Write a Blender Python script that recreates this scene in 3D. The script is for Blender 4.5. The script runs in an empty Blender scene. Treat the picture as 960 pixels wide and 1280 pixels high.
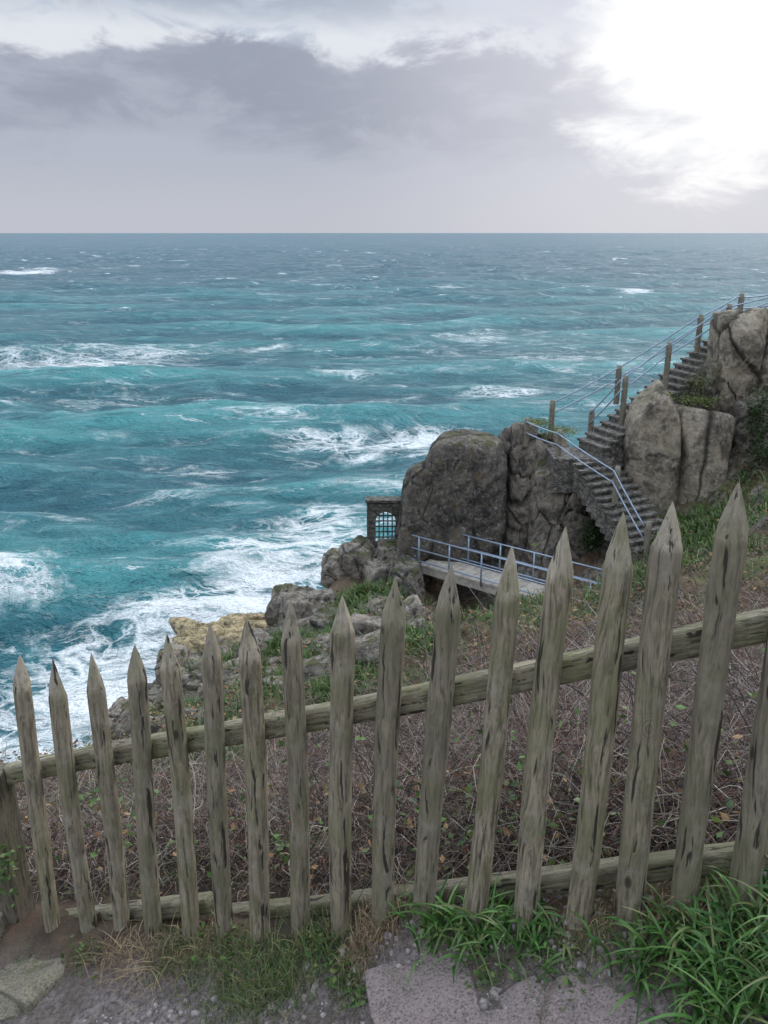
import bpy, bmesh, math, random
import numpy as np
from mathutils import Vector, Matrix

random.seed(4); rng = np.random.default_rng(4)
SC = bpy.context.scene
F = 1050.0; TH = math.radians(18.43); CT, ST = math.cos(TH), math.sin(TH)
SEA = -32.0

# ---------- survey helpers (bearing + real distance -> world point) ----------
def ray(u, v):
    a = (640 - v) / F
    return np.array([(u - 480) / F, CT + a * ST, -ST + a * CT])
def P(u, v, Y):
    r = ray(u, v); return r * (Y / r[1])
def S(u, v):
    r = ray(u, v); return r * (SEA / r[2])
FA = np.array([-1.12, 2.29]); FD = np.array([1.837, -0.67]); FD = FD / np.linalg.norm(FD)
FN = np.array([-FD[1], FD[0]])
def fence_hit(u, v, off=0.0):
    r = ray(u, v)
    t = (np.dot(FN, FA) + off) / np.dot(FN, r[:2])
    return r * t

# ---------- numpy noise ----------
def _h(ix, iy, iz, s):
    h = (ix.astype(np.int64) * 374761393 + iy.astype(np.int64) * 668265263 + iz.astype(np.int64) * 1274126177 + s * 974711) & 0xffffffff
    h = ((h ^ (h >> 13)) * 1274126177) & 0xffffffff
    h = ((h ^ (h >> 16)) * 2246822519) & 0xffffffff
    h = h ^ (h >> 15)
    return (h & 0xffffff) / float(0xffffff)
def vn(p, s=0):
    i = np.floor(p); f = p - i; i = i.astype(np.int64)
    f = f * f * f * (f * (f * 6 - 15) + 10)
    r = 0
    for a in (0, 1):
        wx = f[:, 0] if a else 1 - f[:, 0]
        for b in (0, 1):
            wy = f[:, 1] if b else 1 - f[:, 1]
            for c in (0, 1):
                wz = f[:, 2] if c else 1 - f[:, 2]
                r = r + wx * wy * wz * _h(i[:, 0] + a, i[:, 1] + b, i[:, 2] + c, s)
    return r
def fbm(p, o=4, s=0, g=0.5):
    r = 0; a = 1; t = 0
    for k in range(o):
        r = r + a * vn(p * (2.03 ** k) + k * 7.31, s + k); t += a; a *= g
    return r / t - 0.5
def sstep(a, b, x):
    t = np.clip((x - a) / (b - a), 0, 1); return t * t * (3 - 2 * t)

# ---------- mesh helpers ----------
def mesh_np(name, V, Fc, mat=None, col=None, smooth=True, attrs=None, parent=None):
    me = bpy.data.meshes.new(name)
    V = np.asarray(V, dtype=np.float32); Fc = np.asarray(Fc, dtype=np.int32)
    n, k = Fc.shape
    me.vertices.add(len(V)); me.vertices.foreach_set('co', V.ravel())
    me.loops.add(n * k); me.loops.foreach_set('vertex_index', Fc.ravel())
    me.polygons.add(n); me.polygons.foreach_set('loop_start', np.arange(0, n * k, k, dtype=np.int32))
    try: me.polygons.foreach_set('loop_total', np.full(n, k, dtype=np.int32))
    except Exception: pass
    me.polygons.foreach_set('use_smooth', np.full(n, smooth, dtype=bool))
    me.update(calc_edges=True); me.validate()
    if col is not None:
        ca = me.color_attributes.new('Col', 'FLOAT_COLOR', 'POINT')
        c = np.ones((len(V), 4), dtype=np.float32); c[:, :col.shape[1]] = col
        ca.data.foreach_set('color', c.ravel())
    ob = bpy.data.objects.new(name, me); SC.collection.objects.link(ob)
    if mat: me.materials.append(mat)
    if parent: ob.parent = parent
    return ob
class Acc:
    def __init__(s): s.v = []; s.f = []
    def add(s, vs, fs):
        o = len(s.v); s.v += [tuple(map(float, x)) for x in vs]; s.f += [tuple(i + o for i in q) for q in fs]
    def box(s, c, ex, ey, ez):
        c = np.array(c, float); ex, ey, ez = map(lambda q: np.array(q, float), (ex, ey, ez))
        vs = [c + a * ex + b * ey + d * ez for a in (-1, 1) for b in (-1, 1) for d in (-1, 1)]
        s.add(vs, [(0, 1, 3, 2), (4, 6, 7, 5), (0, 4, 5, 1), (2, 3, 7, 6), (0, 2, 6, 4), (1, 5, 7, 3)])
    def tube(s, pts, r, seg=8):
        pts = [np.array(p, float) for p in pts]; vs = []; fs = []
        for i, p in enumerate(pts):
            d = pts[min(i + 1, len(pts) - 1)] - pts[max(i - 1, 0)]; d /= np.linalg.norm(d)
            a = np.cross(d, [0, 0, 1]) if abs(d[2]) < .9 else np.cross(d, [1, 0, 0]); a /= np.linalg.norm(a); b = np.cross(d, a)
            for k in range(seg):
                t = 2 * math.pi * k / seg; vs.append(p + r * (math.cos(t) * a + math.sin(t) * b))
        for i in range(len(pts) - 1):
            for k in range(seg):
                fs.append((i * seg + k, i * seg + (k + 1) % seg, (i + 1) * seg + (k + 1) % seg, (i + 1) * seg + k))
        fs.append(tuple(range(seg))[::-1]); fs.append(tuple((len(pts) - 1) * seg + k for k in range(seg)))
        s.add(vs, fs)
    def obj(s, name, mat, parent=None, smooth=False, bevel=0):
        me = bpy.data.meshes.new(name); me.from_pydata(s.v, [], s.f); me.update()
        bm = bmesh.new(); bm.from_mesh(me); bmesh.ops.recalc_face_normals(bm, faces=bm.faces); bm.to_mesh(me); bm.free()
        if smooth: me.polygons.foreach_set('use_smooth', [True] * len(me.polygons))
        me.materials.append(mat); ob = bpy.data.objects.new(name, me); SC.collection.objects.link(ob)
        if parent: ob.parent = parent
        if bevel:
            m = ob.modifiers.new('bevel', 'BEVEL'); m.width = bevel; m.segments = 2; m.limit_method = 'ANGLE'
        return ob
def empty(name, loc=(0, 0, 0)):
    e = bpy.data.objects.new(name, None); e.empty_display_size = .3; SC.collection.objects.link(e); return e

# ---------- node helpers ----------
def N(nt, t, ins=None, **pr):
    n = nt.nodes.new(t)
    for k, v in pr.items(): setattr(n, k, v)
    for k, v in (ins or {}).items():
        if isinstance(v, bpy.types.NodeSocket): nt.links.new(v, n.inputs[k])
        else: n.inputs[k].default_value = v
    return n
def M(nt, op, a, b=0.0, c=0.0, clamp=False):
    n = N(nt, 'ShaderNodeMath', {0: a, 1: b, 2: c}, operation=op); n.use_clamp = clamp; return n.outputs[0]
def MIX(nt, f, a, b, bt='MIX'):
    n = N(nt, 'ShaderNodeMix', data_type='RGBA', blend_type=bt)
    for i, v in ((0, f), (6, a), (7, b)):
        if isinstance(v, bpy.types.NodeSocket): nt.links.new(v, n.inputs[i])
        elif i == 0: n.inputs[0].default_value = v
        else: n.inputs[i].default_value = (*v[:3], 1)
    return n.outputs[2]
def NOI(nt, vec, sc, det=4, ro=.55, dist=0.0):
    return N(nt, 'ShaderNodeTexNoise', {'Vector': vec, 'Scale': sc, 'Detail': det, 'Roughness': ro, 'Distortion': dist}).outputs[0]
def MR(nt, v, a, b, c=0.0, d=1.0):
    n = N(nt, 'ShaderNodeMapRange', {0: v, 1: a, 2: b, 3: c, 4: d}, interpolation_type='SMOOTHSTEP'); return n.outputs[0]
def MAPV(nt, vec, scale):
    return N(nt, 'ShaderNodeVectorMath', {0: vec, 1: scale}, operation='MULTIPLY').outputs[0]
def VADD(nt, a, b):
    return N(nt, 'ShaderNodeVectorMath', {0: a, 1: b}, operation='ADD').outputs[0]
def newmat(name):
    m = bpy.data.materials.new(name); m.use_nodes = True; nt = m.node_tree; nt.nodes.clear()
    out = N(nt, 'ShaderNodeOutputMaterial'); bs = N(nt, 'ShaderNodeBsdfPrincipled')
    nt.links.new(bs.outputs[0], out.inputs[0]); return m, nt, bs, out
def bump(nt, bs, h, dist, st=1.0, prev=None):
    ins = {'Height': h, 'Distance': dist, 'Strength': st}
    if prev is not None: ins['Normal'] = prev
    b = N(nt, 'ShaderNodeBump', ins); nt.links.new(b.outputs[0], bs.inputs['Normal']); return b.outputs[0]
def POS(nt): return N(nt, 'ShaderNodeNewGeometry').outputs['Position']
def OBJ(nt): return N(nt, 'ShaderNodeTexCoord').outputs['Object']
def COL(nt, name='Col'): return N(nt, 'ShaderNodeAttribute', attribute_name=name)

def mat_rock(name, light=1.0, lich=.5, tint=(1, 1, 1), moss_=.85, stain=.8):
    m, nt, bs, o = newmat(name); p = POS(nt)
    T = lambda r, g, b: (min(.8, r * light * tint[0]), min(.8, g * light * tint[1]), min(.8, b * light * tint[2]))
    n1 = NOI(nt, p, .9, 6, .65, .4); n2 = NOI(nt, p, 5, 7, .74); n3 = NOI(nt, p, 26, 3, .7)
    c = MIX(nt, MR(nt, n1, .38, .6), T(.13, .113, .097), T(.31, .262, .21))
    c = MIX(nt, MR(nt, n2, .44, .60, 0, .8), c, T(.40, .355, .30))
    c = MIX(nt, MR(nt, NOI(nt, VADD(nt, p, (9, 3, 5)), 2.6, 6, .75, .6), .54, .62, 0, stain), c, (.05, .046, .043))
    c = MIX(nt, MR(nt, n3, .42, .34, 0, .7 * stain), c, (.06, .055, .05))
    sp = NOI(nt, VADD(nt, p, (3, 8, 1)), 8, 5, .8)
    c = MIX(nt, MR(nt, sp, .56, .61, 0, lich), c, (.55, .54, .46))
    c = MIX(nt, MR(nt, NOI(nt, VADD(nt, p, (31, 8, 1)), 3, 5, .7), .56, .66, 0, lich * .9), c, (.28, .19, .08))
    nz = N(nt, 'ShaderNodeSeparateXYZ', {0: N(nt, 'ShaderNodeNewGeometry').outputs['Normal']}).outputs[2]
    moss = M(nt, 'MULTIPLY', MR(nt, nz, .45, .9), MR(nt, NOI(nt, p, 1.7, 6, .7), .46, .58, 0, moss_))
    c = MIX(nt, moss, c, (.11, .125, .035))
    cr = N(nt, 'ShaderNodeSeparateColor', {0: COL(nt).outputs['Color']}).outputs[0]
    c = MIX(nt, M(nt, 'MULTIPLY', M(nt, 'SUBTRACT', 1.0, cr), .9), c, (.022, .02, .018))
    nt.links.new(c, bs.inputs['Base Color']); bs.inputs['Roughness'].default_value = .9
    pr = bump(nt, bs, NOI(nt, MAPV(nt, p, (1, 1, .6)), 2.2, 7, .74, .5), .5, 1.0)
    bump(nt, bs, n2, .16, 1.0, pr)
    return m
def mat_wood(name, tint=(1, 1, 1), axis=2, green=.5, tip=False):
    m, nt, bs, o = newmat(name); p = OBJ(nt)
    rnd = N(nt, 'ShaderNodeObjectInfo').outputs['Random']
    off = N(nt, 'ShaderNodeCombineXYZ', {0: M(nt, 'MULTIPLY', rnd, 37.0), 1: M(nt, 'MULTIPLY', rnd, 17.0), 2: M(nt, 'MULTIPLY', rnd, 71.0)}).outputs[0]
    q = VADD(nt, p, off)
    s = [1.0, 1.0, 1.0]; s[axis] = .07
    g = MAPV(nt, q, s)
    warp = NOI(nt, MAPV(nt, q, (1, 1, .45)), 8, 3, .5)
    wv_ = M(nt, 'MULTIPLY', warp, .06)
    gw = VADD(nt, g, N(nt, 'ShaderNodeCombineXYZ', {0: wv_, 1: wv_, 2: 0.0}).outputs[0])
    grain = NOI(nt, gw, 95, 6, .7); crack = NOI(nt, VADD(nt, gw, (4, 4, 4)), 60, 3, .55)
    big = NOI(nt, q, 5, 5, .6)
    T = lambda r, gg, b: (r * tint[0], gg * tint[1], b * tint[2])
    c = MIX(nt, MR(nt, grain, .34, .60), T(.095, .078, .055), T(.40, .34, .245))
    c = MIX(nt, MR(nt, big, .42, .62, 0, .45), c, T(.19, .165, .12))
    c = MIX(nt, MR(nt, NOI(nt, VADD(nt, q, (5, 5, 5)), 9, 6, .7), .5, .66, 0, .5), c, T(.44, .405, .335))
    if tip:
        tp = N(nt, 'ShaderNodeSeparateColor', {0: COL(nt).outputs['Color']}).outputs[0]
        c = MIX(nt, M(nt, 'MULTIPLY', tp, MR(nt, grain, .3, .55, .2, .75)), c, T(.48, .42, .33))
    gm = M(nt, 'MULTIPLY', MR(nt, NOI(nt, VADD(nt, q, (8, 1, 2)), 6, 6, .7), .42, .62), green)
    c = MIX(nt, gm, c, (.165, .17, .068))
    c = MIX(nt, MR(nt, rnd, 0, 1, 0, .35), c, T(.14, .125, .098))
    c = MIX(nt, MR(nt, crack, .40, .34, 0, .92), c, (.022, .017, .013))
    vd = N(nt, 'ShaderNodeTexVoronoi', {'Vector': MAPV(nt, q, (1, 1, .5)), 'Scale': 8.0}).outputs[0]
    rings = M(nt, 'MULTIPLY', MR(nt, vd, .26, .12), MR(nt, M(nt, 'SINE', M(nt, 'MULTIPLY', vd, 260.0)), -.2, 1, 0, .45))
    c = MIX(nt, rings, c, (.07, .052, .035))
    c = MIX(nt, MR(nt, vd, .10, .05, 0, .9), c, (.04, .028, .018))
    nt.links.new(c, bs.inputs['Base Color']); bs.inputs['Roughness'].default_value = .85
    pr = bump(nt, bs, grain, .006, .9); pr = bump(nt, bs, crack, .010, 1.0, pr)
    return m
def mat_plain(name, c, rough=.7, metal=0, var=.3, sc=8, bd=.01):
    m, nt, bs, o = newmat(name); p = POS(nt); n = NOI(nt, p, sc, 6, .7)
    nt.links.new(MIX(nt, MR(nt, n, .35, .65), tuple(x * (1 - var) for x in c), tuple(min(1, x * (1 + var)) for x in c)), bs.inputs['Base Color'])
    bs.inputs['Roughness'].default_value = rough; bs.inputs['Metallic'].default_value = metal
    bump(nt, bs, n, bd, .6); return m
def mat_slab(name, c0, c1, moss=.3):
    m, nt, bs, o = newmat(name); p = POS(nt); n = NOI(nt, p, 9, 8, .7); f = NOI(nt, p, 150, 3, .7)
    c = MIX(nt, MR(nt, n, .35, .65), c0, c1); c = MIX(nt, MR(nt, f, .40, .65, 0, .6), c, tuple(x * 1.5 for x in c1)); c = MIX(nt, MR(nt, f, .44, .36, 0, .7), c, (.05, .045, .04))
    c = MIX(nt, MR(nt, NOI(nt, VADD(nt, p, (3, 3, 3)), 12, 6, .75), .55, .64, 0, moss), c, (.09, .10, .04))
    nt.links.new(c, bs.inputs['Base Color']); bs.inputs['Roughness'].default_value = .92
    pr = bump(nt, bs, n, .03, .9); bump(nt, bs, f, .005, 1, pr); return m
def mat_plant(name, trans=.3, rough=.55, gain=1.0):
    m, nt, bs, o = newmat(name); a = COL(nt)
    c = a.outputs['Color']
    nt.links.new(c, bs.inputs['Base Color']); bs.inputs['Roughness'].default_value = rough
    if trans > 0:
        tr = N(nt, 'ShaderNodeBsdfTranslucent', {'Color': c})
        mx = N(nt, 'ShaderNodeMixShader', {0: trans, 1: bs.outputs[0], 2: tr.outputs[0]})
        nt.links.new(mx.outputs[0], o.inputs[0])
    return m
def mat_masonry(name, L=1.0):
    m, nt, bs, o = newmat(name); p = POS(nt)
    br = N(nt, 'ShaderNodeTexVoronoi', {'Vector': MAPV(nt, p, (1, 1, 1.7)), 'Scale': 3.6}, feature='DISTANCE_TO_EDGE').outputs[0]
    n = NOI(nt, p, 6, 7, .7)
    c = MIX(nt, MR(nt, n, .35, .65), (.085 * L, .078 * L, .07 * L), (.28 * L, .255 * L, .215 * L))
    c = MIX(nt, MR(nt, br, .06, .02, 0, .6), c, (.03, .03, .028))
    nt.links.new(c, bs.inputs['Base Color']); bs.inputs['Roughness'].default_value = .9
    pr = bump(nt, bs, MR(nt, br, 0, .08), .03, .8); bump(nt, bs, n, .03, .8, pr); return m

M_ROCK = mat_rock('granite', 1.05, .7); M_ROCKL = mat_rock('granite_pale', 1.5, .6, (1, 1, 1), .85, .6); M_ROCKD = mat_rock('granite_dark', .75, .75); M_ROCKT = mat_rock('granite_tan', 1.9, .5, (1.03, 1, .93), .6, .4)
M_SHORE = mat_rock('sun_tinted_shore_stone', 1.9, .3, (1.12, 1.0, .68), .2)  # sunlight on the shore rocks is put into this pale yellow tint
M_PICK = mat_wood('weathered_picket_wood', (.96, .95, .93), 2, .5, True); M_RAIL = mat_wood('weathered_rail_wood', (.93, .96, .92), 0, .75)
M_POST = mat_wood('grey_post_wood', (.85, .88, .95), 2, .2)
M_BLUE = mat_plain('blue_grey_painted_steel', (.30, .37, .46), .45, .3, .15, 10, .002)
M_MAS = mat_masonry('stone_masonry', .6); M_STEP = mat_masonry('stair_stone', .85); M_DECK = mat_plain('bridge_concrete', (.40, .36, .31), .9, 0, .25, 4, .01)

# ---------- terrain ----------
ctrl = [P(*t) for t in [
 (100,1085,4),(100,1020,8),(100,965,13),(0,1105,4),(0,1040,8),(0,985,12),(200,1080,4),(200,980,8),(200,935,14),(200,893,20),
 (300,1060,4),(300,965,8),(300,885,15),(300,835,22),(400,1040,4),(400,935,8),(400,855,15),(400,795,22),(400,750,27.5),
 (480,1030,4),(480,915,8),(480,820,15),(480,762,24),(500,703,29),(600,1010,4),(600,895,8),(600,800,15),(600,770,21),
 (700,1000,4),(700,880,8),(700,785,15),(700,762,20),(760,765,23),(820,700,23.5),(850,655,26),(900,985,4),(900,855,8),(900,755,14),(900,705,20),(900,665,24),
 (1100,960,4),(1100,810,8),(1100,710,14),(1100,620,20),(1100,500,26),(1100,380,32),
 (720,600,29.5),(660,620,30),(800,570,31),(880,500,31.5),(950,440,31)]]
ctrl += [np.array(t, float) for t in [(3.5,25.9,-12.8),(2.6,28.5,-12.2),(-6,28,-19),(-9,36,-28),(-8,46,-34),(-3,35,-20),(0,43,-31),(3,35,-19),(6,43,-29),
 (8,38,-17),(12,46,-28),(14,38,-12),(20,45,-16),(24,54,-30),(34,62,-36),(-10,4,-6.5),(-10,11,-11.5),(-13,20,-22),(-20,0,-10),(-24,14,-27),(-30,30,-36),(-15,40,-36),(0,60,-40),(15,66,-42),
 (16,10,-1.5),(22,22,0),(22,34,-1),(34,4,6),(40,34,2),(40,50,-14),(46,66,-36),(-34,-6,-16),(-36,12,-30)]]
FX = np.array([-8, -3, -1.14, -.6, -.1, .05, .3, .5, .72, 1.2, 3, 8]); FZ = np.array([-3.6, -2.75, -2.32, -2.15, -1.98, -1.86, -1.79, -1.70, -1.6, -1.42, -.8, .4])
for x in np.linspace(-6, 6, 9):
    y = FA[1] + (x - FA[0]) * FD[1] / FD[0]
    ctrl.append(np.array([x, y + .6, np.interp(x, FX, FZ) - .2])); ctrl.append(np.array([x, y - 6, np.interp(x, FX, FZ)]))
CP = np.array(ctrl); CC = 1.2
def phi(d2): return np.sqrt(d2 + CC * CC)
D2 = ((CP[:, None, :2] - CP[None, :, :2]) ** 2).sum(-1)
n = len(CP); A = np.zeros((n + 3, n + 3)); A[:n, :n] = phi(D2) - np.eye(n) * .08; A[:n, n] = 1; A[:n, n + 1:] = CP[:, :2]; A[n, :n] = 1; A[n + 1:, :n] = CP[:, :2].T
W = np.linalg.solve(A, np.concatenate([CP[:, 2], [0, 0, 0]])); NC = n
def H(x, y):
    x = np.atleast_1d(np.asarray(x, float)); y = np.atleast_1d(np.asarray(y, float)); sh = x.shape; x = x.ravel(); y = y.ravel()
    z = W[NC] + W[NC + 1] * x + W[NC + 2] * y
    for i in range(NC): z = z + W[i] * np.sqrt((x - CP[i, 0]) ** 2 + (y - CP[i, 1]) ** 2 + CC * CC)
    near = np.interp(x, FX, FZ)
    s = FN[0] * (x - FA[0]) + FN[1] * (y - FA[1])
    w = sstep(.05, .9, s)
    p = np.stack([x, y, 0 * x], 1)
    far = sstep(2, 14, y)
    z = z + fbm(p * .45, 5, 3) * (.25 + 1.5 * far) * w + fbm(p * 1.7, 4, 9) * (.12 + .5 * far) * w
    near = near + fbm(p * 6, 4, 5) * .035 + fbm(p * 1.4, 3, 15) * .05 + .05 * np.exp(-(s / .12) ** 2)
    z = near * (1 - w) + z * w
    return np.maximum(z, -40).reshape(sh)
def ray_ground(u, v):
    r = ray(u, v); t = np.linspace(1.0, 60, 6000); h = H(r[0] * t, r[1] * t); k = np.argmax(r[2] * t < h)
    return r * t[k]
xs = np.concatenate([np.arange(-44, -9, 1.0), np.arange(-9, -3, .15), np.arange(-3, 3, .035), np.arange(3, 15, .12), np.arange(15, 48, 1.0)])
ys = np.concatenate([np.arange(-8, .8, .4), np.arange(.8, 3.2, .035), np.arange(3.2, 10, .08), np.arange(10, 36, .15), np.arange(36, 72, 1.0)])
X, Y = np.meshgrid(xs, ys); Z = H(X, Y)
def grid_faces(ny, nx):
    i = np.arange(ny - 1)[:, None] * nx + np.arange(nx - 1)[None]
    return np.stack([i, i + 1, i + nx + 1, i + nx], -1).reshape(-1, 4)
xf, yf = X.ravel(), Y.ravel()
sf = FN[0] * (xf - FA[0]) + FN[1] * (yf - FA[1])
pathw = 1 - sstep(-.16, -.02, sf + fbm(np.stack([xf, yf, 0 * xf], 1) * 5, 3, 2) * .2)
GREENS = [(150,1000,9,1.3),(360,815,21,1.8),(620,800,17,1.3),(665,775,21.5,1.6),(880,665,24,1.5),(875,480,29,1.1),(230,950,10,.9),(300,850,19,1.6),(640,1060,3.4,.5),(450,860,12,.8),(150,1060,4.5,.7),
          (395,840,18,1.5),(250,905,15,1.2),(350,880,15,.9),(850,690,21,1.4),(420,1050,3.6,.35),(520,830,14,.6),(860,820,8,.4),(455,740,24.5,.8),(800,730,18,.9),(560,880,9,.4),(420,790,22.5,1.1),(330,900,12,.7),(100,1040,5.5,.8),(500,735,25.5,.6)]
gw = 0 * xf
for (u, v, yy, r_) in GREENS:
    c = P(u, v, yy); gw = gw + np.exp(-(((xf - c[0]) ** 2 + (yf - c[1]) ** 2) / r_ ** 2))
gz = np.gradient(Z, axis=0) / np.gradient(Y, axis=0); gx = np.gradient(Z, axis=1) / np.gradient(X, axis=1)
steep = np.sqrt(gz ** 2 + gx ** 2).ravel()
col = np.stack([pathw, np.clip(gw, 0, 1), sstep(.9, 1.5, steep) * sstep(6, 12, yf)], 1)

m, nt, bs, o = newmat('hillside_ground'); p = POS(nt)
sep = N(nt, 'ShaderNodeSeparateColor', {0: COL(nt).outputs['Color']})
n1 = NOI(nt, p, .7, 8, .7, .3); n2 = NOI(nt, p, 7, 8, .7); n3 = NOI(nt, p, 60, 4, .7)
c = MIX(nt, MR(nt, n1, .35, .65), (.032, .024, .018), (.12, .075, .045))
c = MIX(nt, MR(nt, n2, .45, .65, 0, .6), c, (.16, .115, .07))
g = M(nt, 'ADD', MR(nt, NOI(nt, VADD(nt, p, (5, 5, 0)), .5, 8, .7), .53, .63, 0, .7), sep.outputs[1], clamp=True)
c = MIX(nt, g, c, MIX(nt, n2, (.03, .06, .015), (.13, .19, .05)))
rk = MIX(nt, MR(nt, n2, .4, .6), (.07, .065, .06), (.27, .24, .21))
c = MIX(nt, sep.outputs[2], c, rk)
gr = MIX(nt, MR(nt, n3, .35, .65), (.10, .083, .078), (.30, .255, .24))
gr = MIX(nt, MR(nt, NOI(nt, p, 260, 2, .6), .55, .68, 0, .6), gr, (.42, .38, .36))
gr = MIX(nt, MR(nt, NOI(nt, p, 3.5, 6, .7), .42, .62, 0, .55), gr, (.09, .068, .048))
c = MIX(nt, sep.outputs[0], c, gr)
nt.links.new(c, bs.inputs['Base Color']); bs.inputs['Roughness'].default_value = .95
pr = bump(nt, bs, n2, .05, .8); bump(nt, bs, n3, .012, 1, pr)
mesh_np('ground', np.stack([xf, yf, Z.ravel()], 1), grid_faces(len(ys), len(xs)), m, col)

# ---------- sea ----------
na, nr = 900, 760
ang = np.radians(np.linspace(-80, 80, na)); rad = 22 * np.exp(np.linspace(0, 1, nr) ** 1.12 * math.log(30000 / 22))
R, AN = np.meshgrid(rad, ang, indexing='ij'); sx = (R * np.sin(AN)).ravel(); sy = (R * np.cos(AN)).ravel(); rv = R.ravel()
q = np.stack([sx, sy, 0 * sx], 1)
wx = fbm(q / 90, 3, 40) * 38; wy = fbm(q / 80, 3, 50) * 38
amp_mod = .35 + 1.3 * (fbm(q / 120, 2, 61) + .5)
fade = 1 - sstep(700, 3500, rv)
hz = 0 * sx
for lam, am, dr, phs in [(52, 1.3, 12, .3), (36, .8, -8, 1.7), (24, .45, 26, 4), (15, .3, -20, 2), (9.5, .2, 5, 5), (7, .14, 33, 1)]:
    a = math.radians(dr); k = 2 * math.pi / lam
    ph = k * ((sx + wx * (lam / 52)) * math.sin(a) - (sy + wy * (.5 + lam / 104)) * math.cos(a)) + phs
    f_ = 1 if lam > 20 else 1 - sstep(150, 500, rv)
    hz += am * (2 * ((np.sin(ph) + 1) / 2) ** 1.8 - .85) * amp_mod * f_
qa = q * np.array([.7, 1, 1])
hz += fbm(qa / 7, 4, 70, .6) * 1.3 * (1 - sstep(200, 600, rv)) + (.5 - np.abs(fbm(qa / 4, 3, 75) * 2)) * .35 * (1 - sstep(100, 260, rv))
hz *= fade
foam = 0 * sx
def fz(u, v, wxp, wyp, k):
    global foam
    c = S(u, v); e1 = S(u + wxp, v); e2 = S(u, v - wyp)
    a = abs(e1[0] - c[0]); b = abs(e2[1] - c[1]); foam = foam + k * np.exp(-((sx - c[0]) / a) ** 2 - ((sy - c[1]) / b) ** 2)
for t in [(350,705,110,42,.95),(410,650,70,25,.75),(250,775,120,38,.95),(20,715,70,25,.75),(40,880,150,40,.8),(20,940,140,30,.9),(60,450,140,16,.65),(200,440,60,8,.4),(200,830,90,40,.75),
          (450,548,120,14,.65),(560,540,60,8,.65),(480,600,60,14,.4),(640,488,50,6,.65),(150,640,200,40,.12),(430,468,40,4,.8),(28,341,45,3,1.1),(795,366,22,2,1.0),(340,435,22,3,.65),(100,820,120,40,.5),(700,450,200,30,.3),(120,500,160,14,.35),(60,740,60,12,.5),(600,600,60,20,.4),(350,520,60,8,.4),(600,420,80,8,.35),(250,580,60,10,.4)]:
    fz(*t)
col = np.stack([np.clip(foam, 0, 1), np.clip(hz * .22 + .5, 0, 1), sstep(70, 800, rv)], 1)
m, nt, bs, o = newmat('sea_water'); p = POS(nt)
sep = N(nt, 'ShaderNodeSeparateColor', {0: COL(nt).outputs['Color']}); fo, hh, far = sep.outputs
pa = MAPV(nt, p, (.55, 1, 0))
big = NOI(nt, MAPV(nt, p, (.4, 1, 0)), .018, 5, .6, .5)
mid = NOI(nt, pa, .25, 6, .7, .4)
fine = NOI(nt, pa, 1.3, 4, .68, .3)
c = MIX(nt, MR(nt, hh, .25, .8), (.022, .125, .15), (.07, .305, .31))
c = MIX(nt, far, c, (.075, .135, .17))  # far water turns steel blue; distance haze is put into this colour
c = MIX(nt, MR(nt, big, .42, .6, 0, .55), c, (.03, .11, .145))  # cloud shadows painted into the water colour as large darker patches
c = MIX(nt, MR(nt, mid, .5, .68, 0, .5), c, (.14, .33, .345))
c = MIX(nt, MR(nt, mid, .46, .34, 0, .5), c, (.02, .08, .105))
dv = VADD(nt, pa, MAPV(nt, N(nt, 'ShaderNodeTexNoise', {'Vector': p, 'Scale': .22, 'Detail': 4.0}).outputs['Color'], (6, 6, 0)))
ve = N(nt, 'ShaderNodeTexVoronoi', {'Vector': dv, 'Scale': .32}, feature='DISTANCE_TO_EDGE').outputs[0]
ve2 = N(nt, 'ShaderNodeTexVoronoi', {'Vector': dv, 'Scale': .95}, feature='DISTANCE_TO_EDGE').outputs[0]
web = M(nt, 'MAXIMUM', MR(nt, ve, .16, .0), M(nt, 'MULTIPLY', MR(nt, ve2, .16, 0), .85))
patch = NOI(nt, pa, .09, 7, .74, 1.2)
lace = M(nt, 'MULTIPLY', web, MR(nt, M(nt, 'ADD', patch, M(nt, 'MULTIPLY', fo, .36)), .54, .8))
solid = MR(nt, M(nt, 'ADD', patch, M(nt, 'MULTIPLY', fo, .23)), .65, .76)
capn = NOI(nt, MAPV(nt, p, (.32, 1, 0)), .13, 7, .74, .6)
caps = MR(nt, M(nt, 'ADD', capn, M(nt, 'MULTIPLY', hh, .14)), .725, .765, 0, .95)
farcap = M(nt, 'MULTIPLY', MR(nt, NOI(nt, MAPV(nt, p, (.3, 1, 0)), .03, 7, .78, .4), .62, .66, 0, .85), far)
streak = M(nt, 'MULTIPLY', MR(nt, NOI(nt, MAPV(nt, p, (.12, 1, 0)), .35, 6, .75, .8), .56, .70), .32)
fm = M(nt, 'MAXIMUM', M(nt, 'MAXIMUM', lace, solid), M(nt, 'MAXIMUM', M(nt, 'MAXIMUM', caps, farcap), streak), clamp=True)
c = MIX(nt, fm, c, (.76, .80, .80))
nt.links.new(c, bs.inputs['Base Color'])
nt.links.new(MR(nt, fm, 0, 1, .38, .85), bs.inputs['Roughness']); bs.inputs['IOR'].default_value = 1.33
bs.inputs['Specular IOR Level'].default_value = .3
pr = bump(nt, bs, mid, 2.6, 1.0); bump(nt, bs, fine, .45, 1.0, pr)
mesh_np('sea', np.stack([sx, sy, SEA + hz], 1), grid_faces(nr, na), m, col)

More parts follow.
